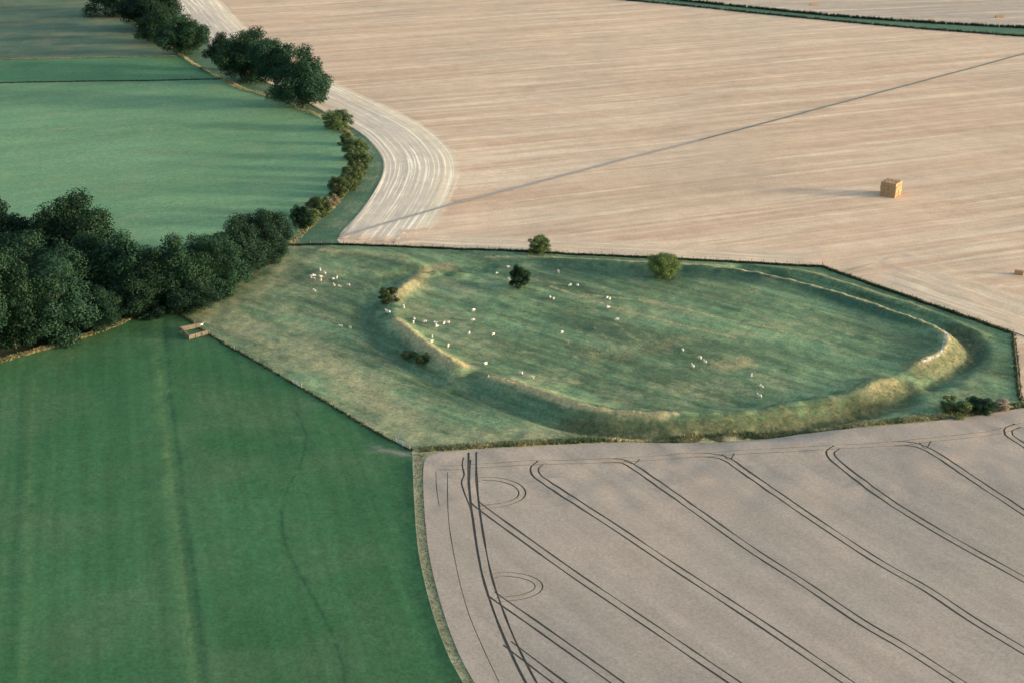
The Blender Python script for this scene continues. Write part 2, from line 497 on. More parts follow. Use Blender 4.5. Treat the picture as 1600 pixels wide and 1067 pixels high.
pf1 = smooth(np.vstack([hedge_pl[-1:], PL([(250, 127), (120, 128.5), (0, 129.5), (-420, 132)])]), 8)
pf2 = smooth(np.vstack([hedge_pl2[-1:], PL([(180, 91), (80, 93), (0, 94), (-420, 97)])]), 8)
strip_lo = smooth(PL([(60, -140), (300, -60), (600, -36), (800, -14), (1000, 3), (1300, 33), (1590, 57), (2050, 87)]), 12)
strip_up = smooth(PL([(60, -145), (300, -68), (600, -42), (800, -21), (1000, -4), (1300, 25), (1590, 44), (2050, 70)]), 12)
strip_lo[0] = verge_pl[-1]
ir = np.argmin(np.hypot(*(fence_north - verge_pl[0]).T))
E = lambda *p: PL(p)
def ring(*parts):
    out = []
    for q in parts:
        for p in q:
            if not out or np.hypot(*(np.array(out[-1]) - p)) > 1e-4: out.append(tuple(p))
    if np.hypot(out[0][0] - out[-1][0], out[0][1] - out[-1][1]) < 1e-4: out.pop()
    return np.array(out)
REG = {}
REG['fort_grassland'] = (ring(fence_north, fence_ne, fence_east, margin_top, fence_sw[::-1], wood_right), .75)
REG['field_margin'] = (ring(margin_top, ley_right, wheat_left[::-1], wheat_top[::-1]), 2.0)
REG['wheat_field'] = (ring(wheat_top, wheat_left, E((1750, 1260), (2050, 1000), (2050, 560))), 4.0)
REG['ley_field'] = (ring(ley_right[::-1], fence_sw[::-1], wood_low[::-1], E((-420, 1260))), 5.0)
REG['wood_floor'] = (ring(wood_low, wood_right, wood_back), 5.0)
REG['pasture_field'] = (ring(wood_back, pf1[::-1], hedge_pl[::-1]), 7.0)
REG['mown_pasture_strip'] = (ring(pf1, pf2[::-1], hedge_pl2[::-1]), 7.0)
REG['rough_pasture_field'] = (ring(pf2, E((-420, -100), (-420, -200), (-100, -170)), hedge_pl3[::-1]), 12.0)
REG['grass_verge'] = (ring(fence_north[:ir + 1], verge_pl, hedge_pl3[::-1], hedge_pl2[::-1], hedge_pl[::-1]), 3.0)
REG['stubble_field'] = (ring(fence_north[ir:], fence_ne, fence_east, E((2050, 560)), strip_lo[::-1], verge_pl[::-1]), 9.0)
REG['grass_strip'] = (ring(strip_lo, strip_up[::-1]), 9.0)
REG['far_stubble_field'] = (ring(strip_up, E((2050, -200), (1000, -220), (60, -200))), 25.0)

# tramlines through the wheat: centre lines in the photograph, gauge, rut width
TR = [
 ([(738, 704), (738, 735), (739, 757), (743.5, 801), (750.5, 847), (760.3, 896.5), (773.5, 938), (794, 990), (826, 1055), (870, 1130)], 1.55, .52),
 ([(735, 716), (733, 757), (738, 801), (745, 850), (754, 898), (768, 945), (790, 1000), (818, 1057), (862, 1132)], 0, .40),
 ([(724, 712), (722, 725), (725, 739), (721, 752), (725, 768), (733, 788), (738, 806)], 0, .35),
 ([(688, 729), (712, 729), (735, 727), (800, 723), (850, 720), (940, 717.5), (1050, 710), (1111, 706.5), (1292, 697.5), (1418, 691), (1541, 677), (1591, 665), (1700, 642), (1900, 600)], 1.7, .26),
 ([(742, 783), (752, 792), (806, 832), (848, 862), (905, 902), (981, 953), (1050, 999), (1132, 1055), (1250, 1135), (1420, 1250)], 1.6, .45),
 ([(845, 721), (836, 727), (836, 736), (847, 748), (890, 776), (943, 810), (1020, 861), (1050, 881), (1160, 954), (1214, 990), (1308, 1054), (1430, 1137)], 1.6, .50),
 ([(940, 717), (966, 717), (985, 723), (1031, 755), (1100, 803), (1185, 863), (1255, 908.5), (1345, 970), (1418, 1012), (1488, 1057), (1600, 1130)], 1.6, .50),
 ([(1085, 708), (1111, 708), (1136, 715), (1173, 740), (1242, 788), (1312, 835), (1378, 878), (1447, 919), (1513, 963), (1591, 1010), (1720, 1088)], 1.6, .50),
 ([(1308, 697), (1299, 702), (1298, 709), (1312, 724), (1361, 761), (1398, 786), (1459, 824), (1521, 860), (1591, 899), (1760, 995)], 1.6, .52),
 ([(1395, 692.5), (1420, 693), (1444, 700), (1484, 724), (1541, 761), (1591, 794), (1740, 890)], 1.6, .50),
 ([(1590, 664), (1577, 669), (1576, 676), (1591, 689), (1720, 770)], 1.6, .50),
 ([(766, 925), (790, 942), (836, 973), (890, 1011), (951, 1055), (1080, 1148)], 1.6, .42),
 ([(792, 1001), (828, 1028), (863, 1055), (950, 1120)], 1.6, .40),
 ([(744, 749), (752, 746.5)] + [(757 + 59 * math.cos(R(a)), 768 + 22 * math.sin(R(a))) for a in range(-74, 76, 10)] + [(756, 791), (749, 792.5)], 1.3, .30),
 ([(766, 900)] + [(784 + 58 * math.cos(R(a)), 915 + 19 * math.sin(R(a))) for a in range(-90, 86, 10)] + [(776, 936)], 1.3, .24),
 ([(699, 736), (701, 812), (714, 889), (730, 950), (752, 1003), (780, 1062)], 0, .16),
 ([(681, 735), (682, 760), (686, 790)], 0, .14),
 ([(975, 716), (990, 722), (999, 714)], 0, .3), ([(1128, 706), (1140, 716), (1147, 706)], 0, .3), ([(1436, 691), (1446, 701), (1454, 690)], 0, .3),
]
def strip_poly(pl, off, w):
    a = offset(pl, off + w / 2); b = offset(pl, off - w / 2)
    return a, b

# wheelings, paths and worn places: (region, attribute, centre line, half width, strength)
LEYM = [('pale', [(243, 500), (247, 560), (255, 640), (265, 740), (278, 850), (292, 960), (303, 1057), (318, 1200)], 1.5, .75),
        ('dark', [(258, 500), (263, 560), (271, 640), (284, 740), (297, 850), (309, 960), (319, 1057), (335, 1200)], .8, .75),
        ('dark', [(252, 560), (260, 640), (272, 740), (286, 850), (300, 960), (311, 1057), (326, 1200)], .45, .5),
        ('dark', [(465, 645), (477, 672), (478, 692), (468, 730), (452, 758), (440, 800)], .4, .85),
        ('dark', [(440, 800), (442, 835), (450, 862), (470, 900), (490, 935), (512, 975), (530, 1020), (538, 1060), (545, 1150)], .5, .95),
        ('pale', [(52, 590), (48, 700), (44, 850), (38, 1057), (30, 1200)], .8, .5), ('dark', [(34, 585), (30, 700), (24, 850), (16, 1057), (8, 1200)], .8, .4),
        ('worn', [(600, 702), (612, 704.5), (625, 707), (643, 711)], 1.2, .7)]
MARKS = [('ley_field', a, smooth(PL(p), 2.5), w, k) for a, p, w, k in LEYM]
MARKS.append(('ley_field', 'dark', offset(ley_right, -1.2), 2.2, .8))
_v = smooth(verge_pl[3:-14], 4)
for _o in (1.7, 3.6, 5.2): MARKS.append(('grass_verge', 'pale', offset(_v, _o), .45, 1.0))
PATHS = [smooth(east[2:int(len(east) * .80)], 1.2), smooth(south[3:int(len(south) * .5)], 1.2)]
# ------------------------------------------------------------------ one triangulation for the whole ground
coords = []; faces = []; fid = []
def add_face(pts, key):
    pts = np.asarray(pts)
    if np.sum(pts[:, 0] * np.roll(pts[:, 1], -1) - np.roll(pts[:, 0], -1) * pts[:, 1]) < 0: pts = pts[::-1]
    i0 = len(coords)
    coords.extend([Vector((float(p[0]), float(p[1]))) for p in pts])
    faces.append(list(range(i0, i0 + len(pts))))
    fid.append(key)
for k, (poly, sp) in REG.items():
    add_face(poly, k)
wheat_poly = REG['wheat_field'][0]
for pts, gauge, w in TR:
    pl = smooth(PL(pts, .45), 2.2 if len(pts) > 9 and gauge != 1.3 else 1.0)
    if gauge == 1.6: pl = np.vstack([smooth(PL(pts[:5], .45), .9)[:-1], smooth(PL(pts, .45), 2.2)[np.argmin(np.hypot(*(smooth(PL(pts, .45), 2.2) - PL(pts[4:5] , .45)[0]).T)):]]) if len(pts) > 5 else smooth(PL(pts, .45), .9)
    for off in ([gauge / 2, -gauge / 2] if gauge else [0]):
        sl = np.concatenate([[0], np.cumsum(np.hypot(*np.diff(pl, axis=0).T))])
        ww = .84 * w * (.92 + .30 * vnoise(sl / 3.5, sl * 0 + off, 51) + .22 * vnoise(sl / 14, sl * 0 + off, 52))
        c = offset(pl, off)
        n = normals2(c)
        a, b = c + n * ww[:, None] / 2, c - n * ww[:, None] / 2
        for i in range(len(pl) - 1):
            q = [a[i], b[i], b[i + 1], a[i + 1]]
            add_face(q, 'track')
for k, (poly, sp) in REG.items():
    lo = poly.min(0); hi = poly.max(0)
    gx, gy = np.meshgrid(np.arange(lo[0], hi[0], sp), np.arange(lo[1], hi[1], sp * (1 if sp < 1 else 1.3)))
    gx = gx.ravel() + RNG.uniform(-.25, .25, gx.size) * sp
    gy = gy.ravel() + RNG.uniform(-.25, .25, gy.size) * sp
    m = inside(poly, gx, gy)
    gx, gy = gx[m], gy[m]
    m = dist_poly(np.vstack([poly, poly[:1]]), gx, gy) > .3 * sp
    coords.extend([Vector((float(a), float(b))) for a, b in zip(gx[m], gy[m])])
for reg, a, pl, w, k in MARKS:
    for o in (-1.3 * w, -.65 * w, 0, .65 * w, 1.3 * w):
        q = offset(pl, o)
        q = q[inside(REG[reg][0], q[:, 0], q[:, 1])]
        coords.extend([Vector((float(x), float(y))) for x, y in q])
for pl in PATHS:
    for o in (-.5, -.25, 0, .25, .5):
        coords.extend([Vector((float(x), float(y))) for x, y in offset(pl, o)])
vo, eo, fo, ov, oe, of = delaunay_2d_cdt(coords, [], faces, 1, 1e-4)
V2 = np.array([(v.x, v.y) for v in vo])
Z = H(V2[:, 0], V2[:, 1])
regs = {k: [] for k in REG}
track_f = []
for f, src in zip(fo, of):
    keys = [fid[i] for i in src]
    base = next((k for k in keys if k != 'track'), None)
    if base is None: continue
    if 'track' in keys and base == 'wheat_field': track_f.append(f)
    else: regs[base].append(f)

print({k: len(q) for k, q in regs.items()}, len(track_f))
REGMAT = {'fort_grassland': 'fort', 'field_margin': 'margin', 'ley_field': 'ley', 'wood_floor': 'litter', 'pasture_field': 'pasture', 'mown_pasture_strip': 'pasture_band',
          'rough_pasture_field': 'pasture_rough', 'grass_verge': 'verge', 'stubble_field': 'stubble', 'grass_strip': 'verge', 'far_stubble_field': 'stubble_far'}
def submesh(name, flist, zadd=0.0):
    fa = np.array([f[:3] for f in flist], np.int32)
    ids, inv = np.unique(fa, return_inverse=True)
    inv = inv.reshape(fa.shape)
    v = np.column_stack([V2[ids], Z[ids] + zadd])
    # orient up
    a, b, c = v[inv[:, 0]], v[inv[:, 1]], v[inv[:, 2]]
    cr = (b[:, 0] - a[:, 0]) * (c[:, 1] - a[:, 1]) - (b[:, 1] - a[:, 1]) * (c[:, 0] - a[:, 0])
    inv[cr < 0] = inv[cr < 0][:, ::-1]
    return ids, v, inv
# dry, lush and chalky turf; lush lines also paint shade on scarps and ditches
DRY_LINES = [([(700, 421), (665, 428), (642, 442), (625, 458), (615, 466)], 3.0, .75), ([(618, 500), (645, 522), (672, 545), (700, 560), (725, 568)], 2.0, .95), ([(690, 556), (712, 566)], 3.5, .6),
    ([(765, 588), (830, 609), (900, 631), (960, 642), (1040, 648)], .9, 1.1), ([(830, 607), (850, 612), (870, 618)], 1.4, .5),
    ([(960, 655), (1080, 660), (1200, 652), (1300, 638), (1360, 620)], 4.5, .18), ([(1360, 600), (1395, 594)], 3.0, .5),
    ([(1440, 570), (1470, 558), (1495, 545), (1490, 528)], 5.0, .35),
    ([(500, 560), (560, 600), (600, 640)], 3, .35), ([(500, 391), (560, 394), (620, 404), (640, 410)], 1.6, .5),
    ([(860, 448), (960, 480), (1060, 508), (1150, 528)], .6, .8), ([(930, 462), (1030, 475), (1130, 498), (1200, 512)], .6, .7), ([(1020, 470), (1036, 476)], 1.2, .5),
    ([(930, 555), (1000, 545), (1060, 535)], 5, .28), ([(1125, 570), (1165, 565)], 4, .6), ([(750, 460), (830, 468), (900, 490)], .5, .35),
    ([(900, 510), (940, 560)], .35, .35), ([(930, 512), (965, 548)], .35, .4), ([(960, 505), (1010, 545)], .35, .4), ([(990, 505), (1030, 540)], .35, .35), ([(880, 520), (900, 560)], .35, .35),
    ([(1135, 416), (1060, 411), (950, 406), (850, 401), (760, 402)], .8, .75), ([(1260, 424), (1350, 451), (1450, 484)], 1.2, .4)]
STRAW_LINES = [([(470, 540), (540, 585), (600, 640), (640, 680)], 9, .75), ([(340, 490), (400, 520), (470, 560)], 8, .7), ([(470, 400), (420, 440), (360, 490)], 8, .55), ([(660, 690), (760, 680), (850, 680)], 6, .6), ([(500, 430), (450, 480), (480, 520)], 8, .4), ([(640, 480), (700, 500), (760, 560)], 6, .4), ([(640, 440), (720, 450)], 6, .4), ([(780, 600), (860, 590)], 7, .35), ([(1180, 520), (1260, 500)], 9, .25), ([(940, 470), (1040, 490)], 8, .25), ([(1530, 600), (1440, 650)], 6, .25), ([(950, 620), (1100, 610), (1200, 600)], 8, .3)]
OLIVE_LINES = [([(900, 652), (980, 662), (1080, 664), (1200, 656), (1300, 641), (1380, 622), (1420, 608)], 5.0, .9), ([(1440, 572), (1472, 562), (1500, 548), (1505, 530), (1488, 525)], 5.0, .8), ([(1350, 605), (1400, 600)], 4, .5), ([(640, 415), (665, 425)], 2.5, .5), ([(1480, 640), (1540, 636)], 3, .7), ([(980, 560), (1040, 540)], 5, .4), ([(1000, 520), (1100, 540)], 6, .25)]
LUSH_SHADE_LINES = [([(860, 410), (940, 418), (1020, 426), (1110, 427), (1170, 433)], 4.5, 1.35), ([(590, 475), (560, 500), (600, 535), (640, 556)], 4, .6), ([(740, 600), (800, 625), (880, 655)], 3, .6),
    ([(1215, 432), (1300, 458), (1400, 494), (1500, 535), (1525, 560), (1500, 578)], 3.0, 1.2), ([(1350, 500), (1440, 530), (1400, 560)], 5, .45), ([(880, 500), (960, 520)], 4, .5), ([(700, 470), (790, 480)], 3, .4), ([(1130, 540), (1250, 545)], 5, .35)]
CHALK = [([(1473, 512), (1477, 522), (1476, 534), (1473, 545), (1465, 555), (1450, 562), (1437, 568)], .42, .95)]
def field_of(lines, x, y):
    a = np.zeros(x.shape)
    for pts, w, s in lines:
        pl = smooth(np.array([tuple(G(*p)[:2]) for p in pts]), 3)
        d = dist_poly(pl, x, y)
        a = np.maximum(a, s * np.exp(-(d / w) ** 2))
    return a
GROUND = {}
for k, mk in REGMAT.items():
    ids, v, f = submesh(k, regs[k])
    at = None
    if k == 'fort_grassland':
        at = {'dry': field_of(DRY_LINES, v[:, 0], v[:, 1]), 'lush_shade': field_of(LUSH_SHADE_LINES, v[:, 0], v[:, 1]), 'straw': field_of(STRAW_LINES, v[:, 0], v[:, 1]), 'olive': field_of(OLIVE_LINES, v[:, 0], v[:, 1]), 'chalk': field_of(CHALK, v[:, 0], v[:, 1])}
        for pl, s_ in zip(PATHS, (1.5, 1.25)):
            at['dry'] = np.maximum(at['dry'], s_ * np.exp(-(dist_poly(pl, v[:, 0], v[:, 1]) / .42) ** 2))
    if k in ('ley_field', 'grass_verge'):
        at = {q: np.zeros(len(v)) for q in ('pale', 'dark', 'worn')}
        for reg, a_, pl, w, s_ in MARKS:
            if reg == k: at[a_] = np.maximum(at[a_], s_ * np.exp(-(dist_poly(pl, v[:, 0], v[:, 1]) / (w * .75)) ** 2))
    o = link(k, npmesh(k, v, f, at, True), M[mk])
    tag(o, kind='structure')
    GROUND[k] = o
# wheat: standing crop with real ruts, walls of stalks, soil in the ruts
CROP = .27
ids, v, f = submesh('wheat_field', regs['wheat_field'], CROP)
wheat = tag(link('wheat_field', npmesh('wheat_field', v, f, None, True), M['wheat']), kind='structure')
e_ = 1.0
gx_ = (H(v[:, 0] + e_, v[:, 1]) - H(v[:, 0] - e_, v[:, 1])) / (2 * e_)
gy_ = (H(v[:, 0], v[:, 1] + e_) - H(v[:, 0], v[:, 1] - e_)) / (2 * e_)
nn_ = np.column_stack([-gx_, -gy_, np.ones(len(v))]); nn_ /= np.linalg.norm(nn_, axis=1)[:, None]
wheat.data.normals_split_custom_set_from_vertices([tuple(map(float, q)) for q in nn_])
cnt = {}
for t in f:
    for a, b in ((0, 1), (1, 2), (2, 0)):
        e = (int(t[a]), int(t[b]))
        k = (min(e), max(e))
        cnt[k] = None if k in cnt else e
wv = []; wf = []
for e in cnt.values():
    if e is None: continue
    a, b = v[e[0]], v[e[1]]
    i = len(wv)
    wv += [a, b, (b[0], b[1], b[2] - CROP), (a[0], a[1], a[2] - CROP)]
    wf.append((i + 1, i, i + 3, i + 2))
tag(link('crop_edge', npmesh('crop_edge', wv, wf), M['stalk'], wheat), kind='stuff')
ids, v, f = submesh('wheel_ruts', track_f)
link('wheel_ruts', npmesh('wheel_ruts', v, f, None, True), M['soil'], wheat)
# the land beyond
S = 7000
tag(link('ground', mesh('ground', [(-S, -1500, -3), (S, -1500, -3), (S, S, -3), (-S, S, -3)], [(0, 1, 2, 3)]), M['ground']), kind='structure')

# ------------------------------------------------------------------ ribbons laid on the fields
def ribbon(name, pl, offs, z, mat, zf=None, clip=None, marks=None, fade=(0, 0)):
    rows = [offset(pl, o) for o in offs]
    n, m = len(pl), len(offs)
    v = []; uv = []; mk = []
    s = np.concatenate([[0], np.cumsum(np.hypot(*np.diff(pl, axis=0).T))])
    ends = np.ones(n)
    if fade[0]: ends *= np.clip(s / fade[0], 0, 1)
    if fade[1]: ends *= np.clip((s[-1] - s) / fade[1], 0, 1)
    for j in range(m):
        zz = H(rows[j][:, 0], rows[j][:, 1]) + z
        if zf is not None: zz = zz + zf(s, offs[j])
        v.append(np.column_stack([rows[j], zz])); uv.append(np.column_stack([s / 30.0, np.full(n, (offs[j] - offs[0]) / (offs[-1] - offs[0]))]))
        mk.append(ends * (1.0 if marks is None else marks[j]))
    v = np.vstack(v); uv = np.vstack(uv); mk = np.concatenate(mk)
    f = np.array([(j * n + i, j * n + i + 1, (j + 1) * n + i + 1, (j + 1) * n + i) for j in range(m - 1) for i in range(n - 1)])
    if clip is not None: f = f[clip(v[f].mean(1))]
    a, b, c = v[f[0, 0]], v[f[0, 1]], v[f[0, 2]]
    if (b[0] - a[0]) * (c[1] - a[1]) - (b[1] - a[1]) * (c[0] - a[0]) < 0: f = f[:, ::-1]
    me = npmesh(name, v, f, {'mark': mk}, True)
    ul = me.uv_layers.new(name='UVMap')
    li = np.zeros(len(me.loops), np.int32); me.loops.foreach_get('vertex_index', li)
    ul.data.foreach_set('uv', uv[li].astype(np.float32).ravel())
    return tag(link(name, me, M[mat]), kind='structure')
stub_poly = REG['stubble_field'][0]
stub_clip = lambda c: inside(stub_poly, c[:, 0], c[:, 1])
swath = lambda s, o: .03 + .05 * np.maximum(0, vnoise(np.full(s.shape, o * 1.3), s / 40, 33)) * (1 + .3 * np.sin(s / 4 + o))
hp = verge_pl[::-1]
hp = smooth(np.vstack([hp[np.arange(0, len(hp) - 5, 2)], PL([(534, 367), (527, 374)])]), 4)
oo = np.linspace(.3, 27, 66)
ribbon('stubble_headland', hp, oo, .03, 'headland', swath, stub_clip, np.clip((27.5 - oo) / 6, 0, 1), (0, 9))
oo = np.linspace(1, 16, 18)
ribbon('stubble_headland', smooth(fence_north[ir + 4:], 4), oo, .10, 'headland2', None, stub_clip, np.clip((16 - oo) / 7, 0, 1), (14, 14))
oo = np.linspace(1, 27, 28)
ribbon('stubble_headland', smooth(np.vstack([fence_ne[2:], PL([(1700, 566)])]), 4), oo, .13, 'headland2', None, stub_clip, np.clip((27 - oo) / 9, 0, 1), (22, 0))
ditch_line = smooth(PL([(532, 372), (560, 364), (605, 349), (650, 336), (720, 316), (800, 295), (900, 269), (1000, 243), (1150, 205), (1300, 166), (1450, 126), (1590, 88), (1900, 5)]), 6)
ribbon('farm_track', ditch_line, [-.7, -.35, 0, .35, .7], .15, 'soil_light')
ribbon('track_weed_strip', ditch_line[len(ditch_line) // 4:], [-.4, -.1, .2], .165, 'verge')
# ------------------------------------------------------------------ tussocks and weeds (uncountable grass)
def tufts(name, pts, hts, tints, mat, blades=7, spread=.28, kind='stuff'):
    pts = np.asarray(pts); n = len(pts)
    z = H(pts[:, 0], pts[:, 1])
    ang = RNG.uniform(0, 2 * np.pi, (n, blades)); lean = RNG.uniform(.15, .75, (n, blades))
    hh = hts[:, None] * RNG.uniform(.6, 1.15, (n, blades)); wd = hh * RNG.uniform(.16, .30, (n, blades))
    r = spread * RNG.uniform(0, 1, (n, blades)) * (hts[:, None] / .5)
    bx = pts[:, 0:1] + np.cos(ang) * r; by = pts[:, 1:2] + np.sin(ang) * r
    px, py = -np.sin(ang), np.cos(ang)
    zb = z[:, None] - .03 + 0 * hh
    A = np.stack([bx - px * wd, by - py * wd, zb], -1); B = np.stack([bx + px * wd, by + py * wd, zb], -1)
    C = np.stack([bx + np.cos(ang) * lean * hh, by + np.sin(ang) * lean * hh, zb + hh], -1)
    v = np.stack([A, B, C], 2).reshape(-1, 3)
    f = np.arange(len(v)).reshape(-1, 3)
    tt = np.clip(np.repeat(tints, blades * 3) + RNG.normal(0, .08, len(v)), 0, 1)
    return tag(link(name, npmesh(name, v, f, {'tint': tt}), M[mat]), kind=kind)
def along(pl, n, w):
    s = np.concatenate([[0], np.cumsum(np.hypot(*np.diff(pl, axis=0).T))])
    t = RNG.uniform(0, s[-1], n)
    x = np.interp(t, s, pl[:, 0]); y = np.interp(t, s, pl[:, 1])
    nn = normals2(pl)
    nx = np.interp(t, s, nn[:, 0]); ny = np.interp(t, s, nn[:, 1])
    o = RNG.uniform(-w, w, n)
    return np.column_stack([x + nx * o, y + ny * o]), t
mt_mid = smooth((margin_top[::2][: min(len(margin_top[::2]), 400)]), 3)
pts, t = along(offset(mt_mid, .9), 5200, .9)
tn = .45 + .4 * vnoise(t / 4, t * 0, 3) + RNG.uniform(-.1, .1, len(t))
tufts('rough_grass_edge', pts, RNG.uniform(.3, .75, len(pts)), tn, 'tuft')
pts, t = along(offset(ley_right, 1.3), 5200, 1.1)
tufts('rough_grass_edge', pts[:2600], RNG.uniform(.10, .26, 2600), .85 + .25 * vnoise(t[:2600] / 5, t[:2600] * 0, 5), 'tuft')
fp = REG['fort_grassland'][0]
lo, hi = fp.min(0), fp.max(0)
x = RNG.uniform(lo[0], hi[0], 60000); y = RNG.uniform(lo[1], hi[1], 60000)
ol = field_of(OLIVE_LINES, x, y)
dr = field_of(DRY_LINES, x, y)
m = inside(fp, x, y) & (RNG.uniform(0, 1, len(x)) < .25 + .75 * np.maximum(dr, ol) + .3 * (vnoise(x / 6, y / 6, 21) > .2))
x, y, dr = x[m], y[m], dr[m]
tufts('turf_tussocks', np.column_stack([x, y]), RNG.uniform(.10, .26, len(x)) * (1 + .5 * dr), .16 + .75 * dr + .14 * vnoise(x / 9, y / 9, 22), 'tuft', 5, .3)
for pl, n, w, hh in ((fence_north, 3400, .4, .6), (fence_ne, 1900, .4, .7), (fence_east, 500, .5, .6), (fence_sw, 1300, .3, .45)):
    pts, t = along(pl, n, w)
    tufts('fence_line_weeds', pts, RNG.uniform(.45, 1, len(pts)) * hh, .22 + .3 * vnoise(t / 3, t * 0, 7), 'weed')
pts, t = along(offset(wood_low[8:], .8), 3000, .7)
tufts('dry_grass_edge', pts, RNG.uniform(.3, .7, len(pts)), .75 + .25 * vnoise(t / 3, t * 0, 9), 'tuft')
pts, t = along(offset(hedge_pl, -.5), 3200, 1.4)
keep = (vnoise(t / 9, t * 0, 10) > .05) | (RNG.uniform(0, 1, len(t)) < .25)
pts, t = pts[keep], t[keep]
tufts('dry_grass_edge', pts, RNG.uniform(.2, .6, len(pts)), .22 + .8 * np.maximum(0, vnoise(t / 9, t * 0, 10)), 'tuft')
pts, t = along(np.vstack([hedge_pl2, hedge_pl3[1:12]]), 1000, .9)
tufts('dry_grass_edge', pts, RNG.uniform(.3, .8, len(pts)), .38 + .5 * vnoise(t / 6, t * 0, 11), 'tuft')
for pl, n in ((pf1, 2600), (pf2, 2200)):
    pts, t = along(pl, n, .6)
    tufts('fence_line_weeds', pts, RNG.uniform(.2, .55, len(pts)), .3 + .3 * vnoise(t / 3, t * 0, 12) + (.5 if pl is pf2 else 0), 'weed' if pl is pf1 else 'tuft')
sm = .5 * (strip_lo + strip_up[:len(strip_lo)]) if len(strip_lo) == len(strip_up) else strip_lo
pts, t = along(strip_lo, 6000, 1.2)
tufts('strip_weeds', pts, RNG.uniform(.5, 1.3, len(pts)), .15 + .2 * vnoise(t / 9, t * 0, 13), 'weed')
pts, t = along(strip_up, 6000, 1.2)
tufts('strip_weeds', pts, RNG.uniform(.6, 1.6, len(pts)), .12 + .2 * vnoise(t / 9, t * 0, 14), 'weed')

# ------------------------------------------------------------------ trees and shrubs
def tube(rings_pts, radii, seg=7):
    v = []; f = []
    pts = [Vector(p) for p in rings_pts]
    for i, (p, r) in enumerate(zip(pts, radii)):
        d = (pts[min(i + 1, len(pts) - 1)] - pts[max(i - 1, 0)]).normalized()
        q = d.to_track_quat('Z', 'Y')
        for k in range(seg):
            a = 2 * math.pi * k / seg
            v.append(p + q @ Vector((math.cos(a) * r, math.sin(a) * r, 0)))
    for i in range(len(pts) - 1):
        for k in range(seg):
            k2 = (k + 1) % seg
            f.append((i * seg + k, i * seg + k2, (i + 1) * seg + k2, (i + 1) * seg + k))
    return v, f
def make_tree_meshes(seed, clumps, leaves, size, base=.12, lean=0.0, shape=1.0, stems=1, lobe=1.0):
    """crown about 1 wide and the tree 1 high (unit space); leaf quads around many clumps."""
    rg = np.random.default_rng(seed)
    cz = (1 + base) / 2; rz = (1 - base) / 2
    cen = []
    tries = 0
    while len(cen) < clumps and tries < 4000:
        tries += 1
        d = rg.normal(size=3); d /= np.linalg.norm(d)
        rr = rg.uniform(.45, .92)
        lob = 1 + .2 * math.sin(d[0] * 3.1 + seed) + .18 * math.sin(d[1] * 4.3 + seed * 2) + .16 * math.sin(d[2] * 5 + seed)
        lob = 1 + (lob - 1) * lobe
        rad = .5 * rr * lob
        zz = d[2] * rr * rz * lob
        taper = 1 - .30 * max(0, zz / rz) * shape + .10 * max(0, -zz / rz)
        p = np.array([d[0] * rad * taper + lean * zz, d[1] * rad * taper, cz + zz])
        if all(np.linalg.norm((p - q) * (1, 1, .8)) > .085 for q in cen): cen.append(p)
    cen = np.array(cen)
    ex = np.percentile(np.abs(cen[:, :2]), 97)
    cen[:, :2] *= .42 / ex
    z0_, z1_ = np.percentile(cen[:, 2], 2), cen[:, 2].max()
    cen[:, 2] = base + .10 + (cen[:, 2] - z0_) / (z1_ - z0_) * (.89 - base - .10)
    V = []; T = []
    for c in cen:
        cr = rg.uniform(.095, .165)
        n = int(1.55 * leaves * (cr / .12) ** 2)
        d = rg.normal(size=(n, 3)); d /= np.linalg.norm(d, axis=1)[:, None]
        r = cr * rg.uniform(.45, 1.08, n)
        p = c + d * r[:, None] * (1, 1, .82)
        nrm = d + rg.normal(0, .55, (n, 3)); nrm /= np.linalg.norm(nrm, axis=1)[:, None]
        a = np.cross(nrm, rg.normal(size=(n, 3))); a /= np.linalg.norm(a, axis=1)[:, None] + 1e-9
        b = np.cross(nrm, a)
        s = .78 * size * rg.uniform(.6, 1.3, n)[:, None]
        V.append(np.stack([p - a * s, p - b * s * .6, p + a * s, p + b * s * .6], 1).reshape(-1, 3))
        ct = rg.uniform(.15, .85)
        T.append(np.repeat(np.clip(ct + rg.normal(0, .15, n), 0, 1), 4))
    V = np.vstack(V); T = np.concatenate(T)
    crown = npmesh('crown', V, np.arange(len(V)).reshape(-1, 4), {'tint': T})
    tv = []; tf = []
    def addt(p, r, seg=7):
        vv, ff = tube(p, r, seg)
        o = len(tv)
        tv.extend(vv); tf.extend([tuple(i + o for i in q) for q in ff])
    for s in range(stems):
        ox = rg.uniform(-.1, .1) if stems > 1 else 0
        oy = rg.uniform(-.1, .1) if stems > 1 else 0
        addt([(ox, oy, -.03), (ox * 1.3, oy * 1.3, .12), (ox * 1.6 + .02, oy * 1.6, .35), (ox * 2 + lean * .2, oy * 2, .62)], [.028, .021, .017, .008] if stems == 1 else [.022, .018, .013, .006])
    for c in cen[::2]:
        z0 = rg.uniform(.16, .42)
        addt([(0, 0, z0), (c[0] * .45, c[1] * .45, (z0 + c[2]) / 2 - .03), tuple(c)], [.014, .010, .003], 5)
    trunk = mesh('trunk', tv, tf, None, True)
    return crown, trunk
PROTO = {}
for k, a in {'oak': (3, 86, 210, .019, .02), 'beech': (5, 90, 210, .018, 0, .05, .7), 'ash': (8, 80, 210, .019, .06, -.05, 1.0), 'lime': (13, 90, 210, .018, .0, 0, .5), 'sallow': (21, 84, 220, .018, -.02, .08, 1.1), 'bare': (25, 60, 210, .019, .34, .1, .6)}.items():
    PROTO[k] = make_tree_meshes(*a)
PROTO['thorn'] = make_tree_meshes(31, 64, 120, .027, .03, 0, .5, 3, .45)
PROTO['bush'] = make_tree_meshes(37, 46, 130, .033, -.08, .05, .5, 4)
PROTO['round'] = make_tree_meshes(44, 90, 150, .020, .05, 0, .15, 1, .25)
